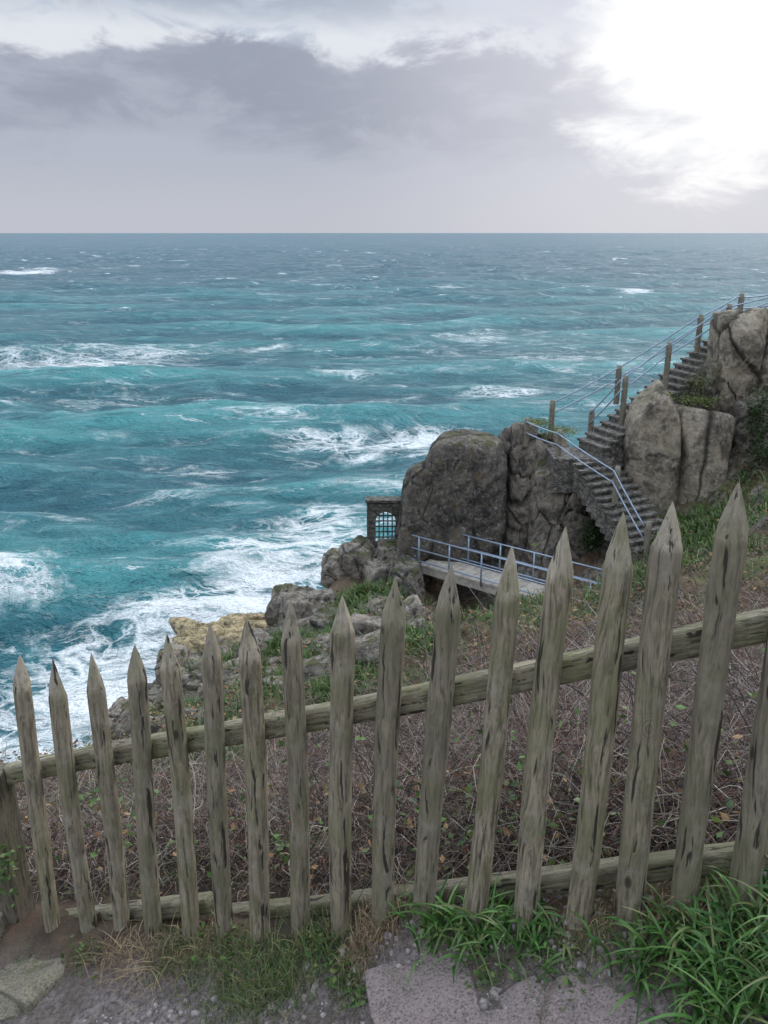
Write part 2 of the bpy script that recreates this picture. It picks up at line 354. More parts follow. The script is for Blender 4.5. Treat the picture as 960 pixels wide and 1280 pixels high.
# ---------- rocks ----------
ICO = {}
def ico(sub):
    if sub not in ICO:
        bm = bmesh.new(); bmesh.ops.create_icosphere(bm, subdivisions=sub, radius=1)
        D = np.array([v.co[:] for v in bm.verts]); Fc = np.array([[v.index for v in f.verts] for f in bm.faces]); bm.free()
        ICO[sub] = (D / np.linalg.norm(D, axis=1)[:, None], Fc)
    return ICO[sub]
def rock_data(dims, seed, sub=5, rough=.10, crack=.05, planes=12, pw=26, tilt=0.0, cells=12, jit=.14):
    D, Fc = ico(sub)
    r = np.random.default_rng(seed); pl = []
    for a in range(3):
        for s_ in (-1, 1):
            v = np.zeros(3); v[a] = s_; v += r.normal(0, jit, 3); pl.append((v / np.linalg.norm(v), r.uniform(.86, 1.0)))
    for k in range(planes):
        v = r.normal(0, 1, 3); pl.append((v / np.linalg.norm(v), r.uniform(.95, 1.2)))
    acc = 0
    for v, d in pl: acc = acc + np.maximum(0, D @ v / d) ** pw
    rr = acc ** (-1 / pw); dm = np.array(dims); sz = float(np.mean(dims))
    U = D * rr[:, None]; V = U * dm; qn = V / sz + seed * 3.7
    disp = fbm(qn * 1.3, 5, seed) * rough * 1.6 * sz + fbm(qn * 5, 4, seed + 9, .6) * rough * .8 * sz
    cm = np.ones(len(V))
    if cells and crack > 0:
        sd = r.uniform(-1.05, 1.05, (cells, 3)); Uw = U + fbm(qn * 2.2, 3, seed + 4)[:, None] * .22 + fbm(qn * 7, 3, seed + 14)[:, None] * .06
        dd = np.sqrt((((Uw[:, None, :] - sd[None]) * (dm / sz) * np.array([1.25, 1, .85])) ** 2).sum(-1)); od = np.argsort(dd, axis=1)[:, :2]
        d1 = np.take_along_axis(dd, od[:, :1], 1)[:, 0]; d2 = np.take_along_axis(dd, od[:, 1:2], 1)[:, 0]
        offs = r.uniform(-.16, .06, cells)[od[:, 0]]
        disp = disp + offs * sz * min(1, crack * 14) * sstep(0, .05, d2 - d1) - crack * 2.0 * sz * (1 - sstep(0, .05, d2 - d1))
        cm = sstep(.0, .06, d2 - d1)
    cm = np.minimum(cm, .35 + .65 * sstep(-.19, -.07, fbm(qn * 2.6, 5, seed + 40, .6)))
    V = V + D * disp[:, None]
    V[:, 0] += tilt * V[:, 2]
    return V, Fc, cm
def rock(u0, u1, v0, v1, Y, dep, seed, mat=None, rough=.1, crack=.05, tilt=0., sub=5, name='granite_boulder', pw=22, cells=12):
    c = P((u0 + u1) / 2, (v0 + v1) / 2, Y); r_ = ray((u0 + u1) / 2, (v0 + v1) / 2); dp = Y / r_[1] / F
    V, Fc, cm = rock_data(((u1 - u0) / 2 * dp * 1.08, dep, (v1 - v0) / 2 * dp * 1.12), seed, sub, rough, crack, tilt=tilt, pw=pw, cells=cells)
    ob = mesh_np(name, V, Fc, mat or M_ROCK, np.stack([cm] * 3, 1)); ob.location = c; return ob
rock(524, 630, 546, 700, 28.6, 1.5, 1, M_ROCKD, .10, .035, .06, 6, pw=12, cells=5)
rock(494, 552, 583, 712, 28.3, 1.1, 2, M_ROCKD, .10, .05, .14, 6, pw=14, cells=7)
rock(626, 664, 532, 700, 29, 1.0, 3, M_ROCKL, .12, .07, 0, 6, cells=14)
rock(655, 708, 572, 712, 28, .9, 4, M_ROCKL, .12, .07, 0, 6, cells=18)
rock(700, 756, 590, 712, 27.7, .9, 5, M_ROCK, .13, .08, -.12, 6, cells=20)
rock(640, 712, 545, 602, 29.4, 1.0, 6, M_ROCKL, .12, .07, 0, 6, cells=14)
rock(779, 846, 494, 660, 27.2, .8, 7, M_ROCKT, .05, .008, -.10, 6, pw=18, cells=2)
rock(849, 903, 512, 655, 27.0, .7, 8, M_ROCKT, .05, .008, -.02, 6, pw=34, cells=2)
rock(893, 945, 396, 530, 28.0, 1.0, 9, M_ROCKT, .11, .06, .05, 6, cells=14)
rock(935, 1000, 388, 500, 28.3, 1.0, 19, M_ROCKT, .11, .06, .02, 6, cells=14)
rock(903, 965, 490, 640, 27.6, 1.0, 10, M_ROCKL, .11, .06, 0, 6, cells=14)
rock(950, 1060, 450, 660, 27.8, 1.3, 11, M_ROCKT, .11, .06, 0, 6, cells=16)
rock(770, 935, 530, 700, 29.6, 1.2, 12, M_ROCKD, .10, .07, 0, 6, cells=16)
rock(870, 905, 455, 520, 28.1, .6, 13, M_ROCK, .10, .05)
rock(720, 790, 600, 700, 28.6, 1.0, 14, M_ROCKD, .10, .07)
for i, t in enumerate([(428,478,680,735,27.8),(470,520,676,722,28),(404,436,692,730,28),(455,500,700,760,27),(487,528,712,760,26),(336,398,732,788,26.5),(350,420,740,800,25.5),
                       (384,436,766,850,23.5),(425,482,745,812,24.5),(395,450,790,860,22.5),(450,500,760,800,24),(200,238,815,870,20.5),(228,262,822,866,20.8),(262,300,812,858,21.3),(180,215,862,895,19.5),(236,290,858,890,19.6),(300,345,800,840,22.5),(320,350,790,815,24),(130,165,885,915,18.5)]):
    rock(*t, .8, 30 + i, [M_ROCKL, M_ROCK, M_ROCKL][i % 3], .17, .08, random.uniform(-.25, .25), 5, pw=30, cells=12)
def rock_mass(name, items, mat):
    VV = []; FF = []; CM = []; off = 0
    for (c, d, sd) in items:
        V, Fc, cm = rock_data(d, sd, 4, .18, .05, 10, 30, 0, 5, .3); VV.append(V + np.array(c)); FF.append(Fc + off); CM.append(cm); off += len(V)
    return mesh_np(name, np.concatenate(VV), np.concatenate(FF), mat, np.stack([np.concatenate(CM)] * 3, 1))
it = []
for k in range(130):
    u = random.uniform(170, 530); v = 700 + (530 - u) * .45 + random.uniform(0, 90)
    g_ = ray_ground(u, v)
    if g_[1] < 12 or g_[1] > 33: continue
    s = random.uniform(.10, .36); it.append((g_ + [0, 0, s * .1], (s * random.uniform(.8, 1.7), s, s * random.uniform(.5, 1.1)), 200 + k))
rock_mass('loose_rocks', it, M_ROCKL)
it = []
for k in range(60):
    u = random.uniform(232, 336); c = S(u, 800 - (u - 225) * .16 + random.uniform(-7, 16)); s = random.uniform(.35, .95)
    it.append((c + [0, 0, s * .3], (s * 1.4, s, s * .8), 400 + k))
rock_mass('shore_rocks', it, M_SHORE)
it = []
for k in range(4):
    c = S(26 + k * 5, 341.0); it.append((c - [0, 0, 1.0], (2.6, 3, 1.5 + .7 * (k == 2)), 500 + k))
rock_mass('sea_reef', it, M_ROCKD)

# ---------- stairs ----------
steps = empty('stone_staircase')
def flight(nm, p0, p1, ns, width, drop):
    p0 = np.array(p0); p1 = np.array(p1); d = p1 - p0; L = math.hypot(d[0], d[1]); e = np.array([d[0] / L, d[1] / L, 0]); w = np.array([-e[1], e[0], 0]) * width / 2
    ac = Acc(); run = L / ns; rise = d[2] / ns
    for i in range(ns):
        jit = random.uniform(-.012, .012)
        a = p0 + e * run * i; zt = p0[2] + rise * (i + 1) + jit
        c = a + e * run / 2; c = np.array([c[0], c[1], zt - .04]); ac.box(c - e * .02, e * (run / 2 + .018), w * (1.03 + random.uniform(0, .05)), (0, 0, .04))
        c2 = np.array([c[0], c[1], zt - .08 - drop / 2]); ac.box(c2, e * (run / 2), w * .96, (0, 0, drop / 2 - .002))
    return ac.obj(nm, M_STEP, steps, bevel=.012)
L0, L1 = P(822, 688, 24.3), P(742, 575, 27.2); U0, U1 = P(738, 560, 27.6), P(905, 428, 29.6)
flight('lower_flight', L0, L1, 13, 1.7, .9); flight('upper_flight', U0, U1, 18, 1.4, 1.4)
ac = Acc(); lc = (L1 + U0) / 2; ac.box(lc + [-.35, .35, -.65], (1.0, 0, 0), (0, .8, 0), (0, 0, .6)); ac.box(U1 + [1.6, .3, -.5], (1.5, 0, 0), (0, .65, 0), (0, 0, .45)); ac.obj('landing', M_STEP, steps, bevel=.03)
rail = empty('staircase_railing')
posts = {}
for i, (u, a, b, yy) in enumerate([(657,522,558,28.3),(688,500,548,28.9),(697,537,580,27.4),(770,457,505,29.2),(776,470,540,27.9),(831,428,485,28.4),(871,393,440,29.5),(906,380,428,29.0),(921,367,418,30.3),(961,364,402,30.6),(767,583,645,25.5),(805,652,712,24.0),(737,512,552,28.6)]):
    t = P(u, a, yy); bt = P(u, b, yy); w = .10
    V = []; nseg = 10; nl = 8; h = t[2] - bt[2]
    for k in range(nl + 1):
        for j in range(nseg):
            an = 2 * math.pi * j / nseg; rr = w * (1 if k < nl else .8) * (1 + random.uniform(-.06, .06)); V.append((rr * math.cos(an), rr * math.sin(an), h * k / nl))
    V.append((0, 0, h + .01)); fs = [(k * nseg + j, k * nseg + (j + 1) % nseg, (k + 1) * nseg + (j + 1) % nseg, (k + 1) * nseg + j) for k in range(nl) for j in range(nseg)] + [(nl * nseg + j, nl * nseg + (j + 1) % nseg, len(V) - 1) for j in range(nseg)]
    ac = Acc(); ac.add(V, fs); ob = ac.obj('post_%d' % (i + 1), M_POST, rail, smooth=True); ob.location = bt; posts[i] = t
def rl(ids, dz, extra=None, pre=None):
    pts = [posts[i] + np.array([0, -.06, -dz]) for i in ids]
    if pre is not None: pts = [pre] + pts
    if extra is not None: pts.append(extra)
    out = []
    for a, b in zip(pts[:-1], pts[1:]):
        for s in np.linspace(0, 1, 8)[:-1]: out.append(a + (b - a) * s - np.array([0, 0, .12 * s * (1 - s)]))
    out.append(pts[-1]); return out
ac = Acc()
for dz in (.12, .5):
    ac.tube(rl([1, 3, 6, 8, 9], dz, P(1010, 345, 31)), .026); ac.tube(rl([12, 4, 5, 7], dz, P(1010, 358, 29.5)), .026)
    ac.tube(rl([0, 2, 10, 11], dz), .024)
ac.obj('handrails', M_BLUE, rail, smooth=True)

# ---------- footbridge ----------
br = empty('footbridge')
BL = np.array([1.55, 27.5, -11.0]); BR = np.array([6.5, 23.3, -10.9]); e = BR - BL; BLn = np.linalg.norm(e); e = e / BLn; wv = np.array([-e[1], e[0], 0]); wv /= np.linalg.norm(wv)
ac = Acc(); nb = 22
for i in range(nb):
    c = BL + e * BLn * (i + .5) / nb; ac.box(c + [0, 0, .03 + random.uniform(-.004, .004)], e * (BLn / nb / 2 - .008), wv * .53, (0, 0, .03))
ac.obj('deck_planks', M_DECK, br)
ac = Acc()
for s in (-1, 1): ac.box((BL + BR) / 2 + wv * s * .46 + [0, 0, -.13], e * BLn / 2, wv * .05, (0, 0, .13))
ac.obj('beams', M_DECK, br, bevel=.01)
ac = Acc()
for s in (-1, 1):
    o_ = wv * s * .56
    for k in range(6):
        c = BL + e * BLn * (k + .02) / 5.04 + o_; ac.tube([c + [0, 0, -.1], c + [0, 0, 1.08]], .03)
    for hh_ in (1.08, .62, .2): ac.tube([BL + o_ + [0, 0, hh_] - e * .3, BR + o_ + [0, 0, hh_] + e * .2], .027)
ac.obj('railings', M_BLUE, br, smooth=True)

# ---------- gateway ----------
gt = empty('stone_gateway'); c0 = P(482, 692, 28.6); dp = 28.6 / ray(482, 692)[1] / F
Wd, Ht, Th = 46 * dp / 2, 72 * dp * 1.0, .2; ow = .36; ob_ = .42; ospr = Ht * .62
ac = Acc()
def fb(x0, x1, z0, z1, th=Th): ac.box(c0 + [(x0 + x1) / 2, 0, (z0 + z1) / 2], ((x1 - x0) / 2, 0, 0), (0, th, 0), (0, 0, (z1 - z0) / 2))
fb(-Wd, -ow, -.8, Ht - .1); fb(ow, Wd, -.8, Ht - .1); fb(-ow, ow, -.8, ob_)
K = 12
for i in range(K):
    a0 = math.pi * i / K; a1 = math.pi * (i + 1) / K; x0, x1 = ow * math.cos(a1), ow * math.cos(a0); z0, z1 = ospr + ow * math.sin(a1), ospr + ow * math.sin(a0); zt = Ht - .1
    V = [c0 + [x, y, z] for y in (-Th, Th) for (x, z) in ((x0, z0), (x1, z1), (x1, zt), (x0, zt))]
    ac.add(V, [(0, 1, 2, 3), (4, 7, 6, 5), (0, 4, 5, 1), (2, 6, 7, 3)])
ac.obj('wall', M_MAS, gt)
ac = Acc(); ac.box(c0 + [0, 0, Ht - .04], (Wd + .05, 0, 0), (0, Th + .05, 0), (0, 0, .055)); ac.obj('coping', M_MAS, gt, bevel=.02)
M_IRON = mat_plain('dark_iron_bars', (.05, .07, .07), .6, .3, .2, 10, .001)
ac = Acc()
for i in range(4):
    x = -ow + ow * 2 * (i + .8) / 4.6; zt = ospr + math.sqrt(max(0, ow ** 2 - x ** 2)); ac.box(c0 + [x, -.12, (ob_ + zt) / 2], (.022, 0, 0), (0, .02, 0), (0, 0, (zt - ob_) / 2))
for i in range(6):
    z = ob_ + .08 + i * (ospr + ow - ob_ - .1) / 5.6; hw = ow if z < ospr else math.sqrt(max(.01, ow ** 2 - (z - ospr) ** 2)); ac.box(c0 + [0, -.16, z], (hw, 0, 0), (0, .018, 0), (0, 0, .022))
ac.obj('barred_gate', M_IRON, gt)
ac = Acc(); c = P(516, 700, 27.6); ac.tube([c - [0, 0, .3], c + [0, 0, .9]], .05); ac.obj('bridge_end_post', M_POST, br, smooth=True)

# ---------- picket fence ----------
fence = empty('picket_fence')
PK = [(25,820,68,1175),(68,823,112,1182),(115,814,155,1182),(163,808,197,1174),(208,794,242,1188),(262,777,285,1192),(308,770,328,1188),(364,750,375,1185),(426,743,428,1192),(491,722,480,1140),(561,705,532,1140),(641,684,592,1140),(706,659,655,1150),(783,641,718,1170),(843,629,782,1168),(927,603,850,1145),(1008,585,930,1120)]
for i, (u0, v0, u1, v1) in enumerate(PK):
    t = fence_hit(u0, v0); b = fence_hit(u1, v1); r0 = .0268 + .0062 * i / 16 + random.uniform(-.0015, .0015)
    bz = b - (t - b) / np.linalg.norm(t - b) * .15; hgt = np.linalg.norm(t - bz); ax = (t - bz) / hgt
    tip = random.uniform(.095, .135); ns = 32; zs = np.concatenate([np.linspace(0, hgt - tip, 90), hgt - tip + tip * (np.linspace(0, 1, 26)[1:])])
    ZZ, AA = np.meshgrid(zs, np.linspace(0, 2 * np.pi, ns, endpoint=False), indexing='ij')
    tt = np.clip((ZZ - (hgt - tip)) / tip, 0, 1)
    seedv = i * 13.7
    fac = (1 - tt) ** random.uniform(.8, 1.0) * .98 + .02
    pp = np.stack([np.cos(AA).ravel() * 1.1, np.sin(AA).ravel() * 1.1, ZZ.ravel() * 4 + seedv], 1)
    nz = 1 + .16 * fbm(pp, 3, 5).reshape(ZZ.shape) + .09 * fbm(pp * np.array([5, 5, .8]), 3, 8).reshape(ZZ.shape)
    sq = np.abs(((AA - i) % (np.pi / 2)) - np.pi / 4)
    face = (1 / np.cos(np.pi / 4 - sq)); face = face / face.mean()
    rr = r0 * fac * nz * (1 - sstep(0, .25, tt) * (1 - face) * .8)
    f1, p1, f2, p2 = random.uniform(2, 4), random.uniform(0, 6), random.uniform(2, 4), random.uniform(0, 6)
    bx = .008 * np.sin(ZZ * f1 + p1) + tt * random.uniform(-.008, .008); by = .006 * np.sin(ZZ * f2 + p2)
    V = np.stack([(rr * np.cos(AA) + bx).ravel(), (rr * np.sin(AA) + by).ravel(), ZZ.ravel()], 1)
    i0 = np.arange(len(zs) - 1)[:, None] * ns; j = np.arange(ns)[None]; j2 = (j + 1) % ns
    Fc = np.stack([i0 + j, i0 + j2, i0 + ns + j2, i0 + ns + j], -1).reshape(-1, 4)
    tc = sstep(0, .2, tt + .15 * fbm(pp * 2, 2, 3).reshape(ZZ.shape)).ravel()
    ob = mesh_np('picket_%d' % (i + 1), V, Fc, M_PICK, np.stack([tc] * 3, 1), parent=fence); ob.location = bz
    ob.rotation_mode = 'QUATERNION'; ob.rotation_quaternion = Vector(ax).to_track_quat('Z', 'Y')
def beam(nm, a, b, hh_, ww, mat, sd):
    L = np.linalg.norm(b - a); e = (b - a) / L; nl = 160; ns = 24
    TT, AA = np.meshgrid(np.linspace(0, L, nl), np.linspace(0, 2 * np.pi, ns, endpoint=False), indexing='ij')
    ca, sa = np.cos(AA), np.sin(AA); k = (np.abs(ca) ** 6 + np.abs(sa) ** 6) ** (-1 / 6)
    pp = np.stack([TT.ravel() * 5 + sd, ca.ravel(), sa.ravel()], 1); nz = (1 + .14 * fbm(pp, 3, 3) + .08 * fbm(pp * [4, 3, 3], 3, 4)).reshape(TT.shape)
    endf = np.where((TT <= 0) | (TT >= L), .9, 1.0)
    V = np.stack([TT.ravel(), (ca * k * ww / 2 * nz * endf).ravel(), (sa * k * hh_ / 2 * nz * endf + .008 * np.sin(TT * 2.3 + sd)).ravel()], 1)
    i0 = np.arange(nl - 1)[:, None] * ns; j = np.arange(ns)[None]; j2 = (j + 1) % ns
    Fc = np.stack([i0 + j, i0 + ns + j, i0 + ns + j2, i0 + j2], -1).reshape(-1, 4)
    ob = mesh_np(nm, V, Fc, mat, parent=fence)
    bm = bmesh.new(); bm.from_mesh(ob.data); bmesh.ops.holes_fill(bm, edges=[x for x in bm.edges if x.is_boundary], sides=0); bmesh.ops.recalc_face_normals(bm, faces=bm.faces); bm.to_mesh(ob.data); bm.free()
    ob.location = a; ob.rotation_mode = 'QUATERNION'
    yv = np.cross([0, 0, 1], e); yv /= np.linalg.norm(yv); zv = np.cross(e, yv)
    ob.rotation_quaternion = Matrix((tuple(e), tuple(yv), tuple(zv))).transposed().to_quaternion()
OFF = .060
beam('top_rail', fence_hit(-10, 974, OFF), fence_hit(1050, 765, OFF), .066, .05, M_RAIL, 1)
beam('bottom_rail_left', fence_hit(48, 1156, OFF), fence_hit(264, 1126, OFF), .058, .05, M_RAIL, 2)
beam('bottom_rail_right', fence_hit(225, 1150, OFF + .052), fence_hit(1050, 1060, OFF), .062, .05, M_RAIL, 3)
t = fence_hit(-2, 962, .03); b = fence_hit(36, 1215, .03); cc = (t + b) / 2; h = t[2] - b[2]
pobj = Acc(); vs = []
for k in range(25):
    z = -h / 2 + h * k / 24
    for (sx_, sy_) in ((-1, -1), (1, -1), (1, 1), (-1, 1)):
        vs.append((.05 * sx_ * (1 + random.uniform(-.03, .03)), .045 * sy_ * (1 + random.uniform(-.03, .03)), z))
fs = [(k * 4 + j, k * 4 + (j + 1) % 4, k * 4 + 4 + (j + 1) % 4, k * 4 + 4 + j) for k in range(24) for j in range(4)] + [(96, 97, 98, 99), (3, 2, 1, 0)]
pobj.add(vs, fs); ob = pobj.obj('end_post', mat_wood('dark_post_wood', (.5, .48, .48), 2, .3), fence, bevel=.008); ob.location = (b[0] - .01, b[1], cc[2]); ob.rotation_euler = (0, 0, math.atan2(FD[1], FD[0]))

# ---------- vegetation generators ----------
def stems(name, base, L, az, rise, droop, r, wob, colr, mat, nseg=7, azw=0.8):
    n_ = len(base); t = np.linspace(0, 1, nseg)[None, :, None]
    L_ = L[:, None, None]; d = np.stack([np.cos(az), np.sin(az)], 1)[:, None, :]
    hor = base[:, None, :2] + d * L_ * azw * t
    side = np.stack([-np.sin(az), np.cos(az)], 1)[:, None, :]
    ph = rng.uniform(0, 6.28, (n_, 1, 1)); fr = rng.uniform(2, 8, (n_, 1, 1))
    hor = hor + side * (np.sin(ph + fr * t) - np.sin(ph)) * L_ * wob
    z = base[:, None, 2:3] + L_ * (rise[:, None, None] * t - droop[:, None, None] * t * t) + L_ * wob * .6 * (np.sin(ph * 2 + fr * 1.3 * t) - np.sin(ph * 2))
    C = np.concatenate([hor, z], 2)
    T = np.gradient(C, axis=1); T /= np.linalg.norm(T, axis=2, keepdims=True) + 1e-9
    up = np.array([.31, .17, .93]); a = np.cross(T, up); a /= np.linalg.norm(a, axis=2, keepdims=True) + 1e-9; b = np.cross(T, a)
    rr = r[:, None, None] * (1 - .75 * t)
    V = np.stack([C + rr * (math.cos(k * 2.0944) * a + math.sin(k * 2.0944) * b) for k in range(3)], 2)
    V = V.reshape(-1, 3)
    bi = (np.arange(n_)[:, None, None] * nseg + np.arange(nseg - 1)[None, :, None]) * 3; k = np.arange(3)[None, None]; k2 = (k + 1) % 3
    Fc = np.stack([bi + k, bi + k2, bi + 3 + k2, bi + 3 + k], -1).reshape(-1, 4)
    cl = np.repeat(colr, nseg * 3, axis=0)
    return mesh_np(name, V, Fc, mat, cl)
def blades(name, base, L, az, rise, droop, w, colr, mat, nseg=7, hz_=.7):
    n_ = len(base); t = np.linspace(0, 1, nseg)[None, :, None]; L_ = L[:, None, None]
    d = np.stack([np.cos(az), np.sin(az)], 1)[:, None, :]; hz2 = hz_[:, None, None] if isinstance(hz_, np.ndarray) else hz_
    hor = base[:, None, :2] + d * L_ * hz2 * t ** 1.2
    z = base[:, None, 2:3] + L_ * (rise[:, None, None] * t - droop[:, None, None] * t ** 2.2)
    C = np.concatenate([hor, z], 2); tw = rng.normal(0, .5, (n_, 1, 1))
    side = np.concatenate([-np.sin(az)[:, None, None] * np.cos(tw), np.cos(az)[:, None, None] * np.cos(tw), np.sin(tw)], 2)
    ww = w[:, None, None] * (np.minimum(1, .55 + 2 * t) * (1 - t ** 2.5) + .02)
    V = np.stack([C - side * ww / 2, C + np.array([0, 0, -.12]) * ww, C + side * ww / 2], 2).reshape(-1, 3)
    bi = (np.arange(n_)[:, None, None] * nseg + np.arange(nseg - 1)[None, :, None]) * 3; k = np.arange(2)[None, None]
    Fc = np.stack([bi + k, bi + k + 1, bi + k + 4, bi + k + 3], -1).reshape(-1, 4)
    return mesh_np(name, V, Fc, mat, np.repeat(colr, nseg * 3, axis=0))
def leafs(name, c, size, colr, mat, flat=.5):
    n_ = len(c); a = rng.normal(0, 1, (n_, 3)); a[:, 2] *= flat; a /= np.linalg.norm(a, axis=1)[:, None]
    b = rng.normal(0, 1, (n_, 3)); b[:, 2] *= flat; b -= (a * b).sum(1)[:, None] * a; b /= np.linalg.norm(b, axis=1)[:, None]; nn = np.cross(a, b)
    s = size[:, None]
    V = np.stack([c - a * s, c - a * s * .1 + b * s * .6 + nn * s * .1, c + a * s + nn * s * .05, c - a * s * .1 - b * s * .6 + nn * s * .1], 1).reshape(-1, 3)
    Fc = np.arange(n_ * 4).reshape(-1, 4)
    return mesh_np(name, V, Fc, mat, np.repeat(colr, 4, axis=0), smooth=False)
def pal(cols, n_, wt=None, jit=.25):
    i = rng.choice(len(cols), n_, p=wt); c = np.array(cols)[i] * (1 + rng.uniform(-jit, jit, (n_, 1))); return np.clip(c, 0, 1)
MB = mat_plant('bramble_stem', 0, .8); MG = mat_plant('leaf_green', .3, .45); MD = mat_plant('dead_leaf', 0, .9)
BR = [(.145, .105, .09), (.30, .245, .20), (.04, .03, .027), (.19, .095, .06), (.44, .385, .33)]
def zone(nn, y0, y1, x0f, x1f, minS=.22):
    y = rng.uniform(0, 1, nn) ** .9 * (y1 - y0) + y0; x = x0f * y + (x1f - x0f) * y * rng.uniform(0, 1, nn)
    s = FN[0] * (x - FA[0]) + FN[1] * (y - FA[1]); k = s > minS; return x[k], y[k]
def thick(name, nn, y0, y1, l0, l1, r0, r1, sink=0., minS=.22, xr=(-.72, .78)):
    x, y = zone(nn, y0, y1, xr[0], xr[1], minS)
    z = H(x, y) + sink
    keep = fbm(np.stack([x, y, 0 * x], 1) * (.9 if y1 < 8 else .45), 3, 77) > (-.26 if y1 < 8 else -.14)
    x, y, z = x[keep], y[keep], z[keep]; n_ = len(x)
    right = .72 + .5 * sstep(-.2, .3, x / y)
    s = FN[0] * (x - FA[0]) + FN[1] * (y - FA[1])
    L = rng.uniform(l0, l1, n_) * right * (.4 + .6 * sstep(.2, .9, s)); az = rng.uniform(0, 6.28, n_)
    stems(name, np.stack([x, y, z], 1), L, az, rng.uniform(.5, 1.5, n_), rng.uniform(.5, 1.5, n_), rng.uniform(r0, r1, n_), .15, pal(BR, n_, [.28, .22, .26, .12, .12]), MB)
thick('bramble_thicket', 21000, 1.6, 5.0, .3, .85, .0013, .003)
thick('bramble_thicket', 12000, 1.4, 3.2, .2, .45, .001, .002, 0, .15)
thick('bramble_thicket', 16000, 4.6, 11, .5, 1.1, .0025, .0045)
thick('scrub_thicket', 13000, 10, 24, .35, .85, .004, .007, -.1)
def litter(name, nn, y0, y1, s0, s1, hmax, cols):
    x, y = zone(nn, y0, y1, -.75, .8, .12); z = H(x, y) + rng.uniform(0, 1, len(x)) ** 1.5 * hmax; n_ = len(x)
    leafs(name, np.stack([x, y, z], 1), rng.uniform(s0, s1, n_), pal(cols, n_), MD)
DB = [(.19, .095, .045), (.27, .17, .08), (.08, .055, .04), (.10, .12, .04), (.08, .11, .03)]
litter('dead_bracken', 18000, 1.6, 9, .006, .018, .25, DB); litter('dead_bracken', 38000, 9, 26, .02, .055, .4, DB)
GC = [(.06, .13, .025), (.10, .19, .04), (.04, .085, .02), (.15, .20, .06)]
gb = []; gl = []
for (u, v, yy, r_) in GREENS:
    c = P(u, v, yy); k = int(1500 * min(r_, 1.8)) + 300; a = rng.normal(0, r_ * .6, (k, 2)); x = c[0] + a[:, 0]; y = c[1] + a[:, 1]
    s = FN[0] * (x - FA[0]) + FN[1] * (y - FA[1]); m_ = s > .15; x, y = x[m_], y[m_]
    gb.append(np.stack([x, y, H(x, y)], 1)); gl.append(np.full(len(x), .10 + .016 * yy))
gb = np.concatenate(gb); gl = np.concatenate(gl) * rng.uniform(.6, 1.4, len(gb)); n_ = len(gb)
blades('slope_grass', gb, gl, rng.uniform(0, 6.28, n_), rng.uniform(.7, 1.1, n_), rng.uniform(.1, .6, n_), gl * .08, pal(GC, n_), MG, 5, .5)
lv = []
for (u, v, k, sp) in [(345,1095,120,.10),(370,1070,70,.08),(440,1085,70,.07),(625,1050,220,.13),(620,1085,160,.10),(750,1060,80,.1),(650,1020,90,.12),(500,1085,40,.06),(210,1075,80,.1),(430,870,60,.2),(560,1000,50,.15),(900,1060,110,.12),(300,1040,50,.15),(830,930,80,.2),(160,1000,80,.15),(700,950,60,.2)]:
    c = fence_hit(u, v, .35); lv.append(c + rng.normal(0, sp, (k, 3)) * [1, .8, .6])
lv = np.concatenate(lv); leafs('bramble_leaves', lv, rng.uniform(.008, .018, len(lv)), pal(GC, len(lv)), MG)

# ---------- foreground planting ----------
def gpt(u, v): return ray_ground(u, v)
def clumps(name, items, cols, mat, wmul=1.0):
    B = []; Ls = []; Wd_ = []; Hz = []; Ri = []; Dr = []
    for (u, v, nb_, L, w, sp, hz_) in items:
        c = gpt(u, v); a = rng.normal(0, sp, (nb_, 2)); x = c[0] + a[:, 0]; y = c[1] + a[:, 1]; B.append(np.stack([x, y, H(x, y) - .004], 1))
        Ls.append(L * rng.uniform(.55, 1.2, nb_)); Wd_.append(w * rng.uniform(.7, 1.2, nb_)); Hz.append(hz_ * rng.uniform(.4, 1.3, nb_)); Ri.append(rng.uniform(.75, 1.15, nb_)); Dr.append(rng.uniform(.35, 1.05, nb_))
    B = np.concatenate(B); n_ = len(B)
    return blades(name, B, np.concatenate(Ls), rng.uniform(0, 6.28, n_), np.concatenate(Ri), np.concatenate(Dr), np.concatenate(Wd_) * wmul, pal(cols, n_), mat, 9, np.concatenate(Hz))
SG = [(.06, .155, .028), (.085, .20, .04), (.035, .10, .018), (.13, .24, .065), (.18, .21, .08)]
clumps('strap_leaf_plant', [(545,1165,70,.17,.0085,.03,.75),(590,1175,85,.17,.0085,.035,.75),(640,1165,85,.17,.0085,.04,.75),(675,1190,50,.13,.0075,.03,.7),(520,1140,30,.13,.0075,.02,.7)], SG, MG)
clumps('strap_leaf_plant', [(800,1205,70,.15,.0085,.035,.75),(850,1190,90,.17,.0085,.04,.75),(900,1215,130,.19,.0085,.05,.75),(950,1190,120,.19,.0085,.05,.75),(930,1250,150,.17,.0085,.05,.75),(880,1265,70,.14,.0075,.04,.75),(970,1130,80,.17,.0085,.04,.7),(1000,1230,150,.19,.0085,.06,.7)], SG, MG)
FG = [(.08, .15, .035), (.12, .19, .05), (.05, .09, .025), (.26, .23, .11), (.19, .21, .08)]
clumps('grass_tuft', [(300,1215,600,.11,.002,.06,.5),(250,1205,400,.09,.002,.05,.5),(350,1225,600,.12,.002,.06,.5),(400,1195,500,.12,.002,.05,.5),(330,1245,450,.10,.002,.05,.6),(210,1195,300,.08,.002,.04,.6),(100,1200,120,.05,.002,.03,.5),(700,1200,150,.07,.002,.04,.6),(760,1190,200,.08,.002,.04,.6),(440,1235,250,.08,.002,.03,.5),(30,1210,80,.05,.002,.03,.6),(270,1260,200,.07,.002,.05,.6),(610,1230,90,.05,.0018,.015,.6)], FG, MG)
DG = [(.36, .28, .16), (.26, .19, .11), (.15, .10, .065)]
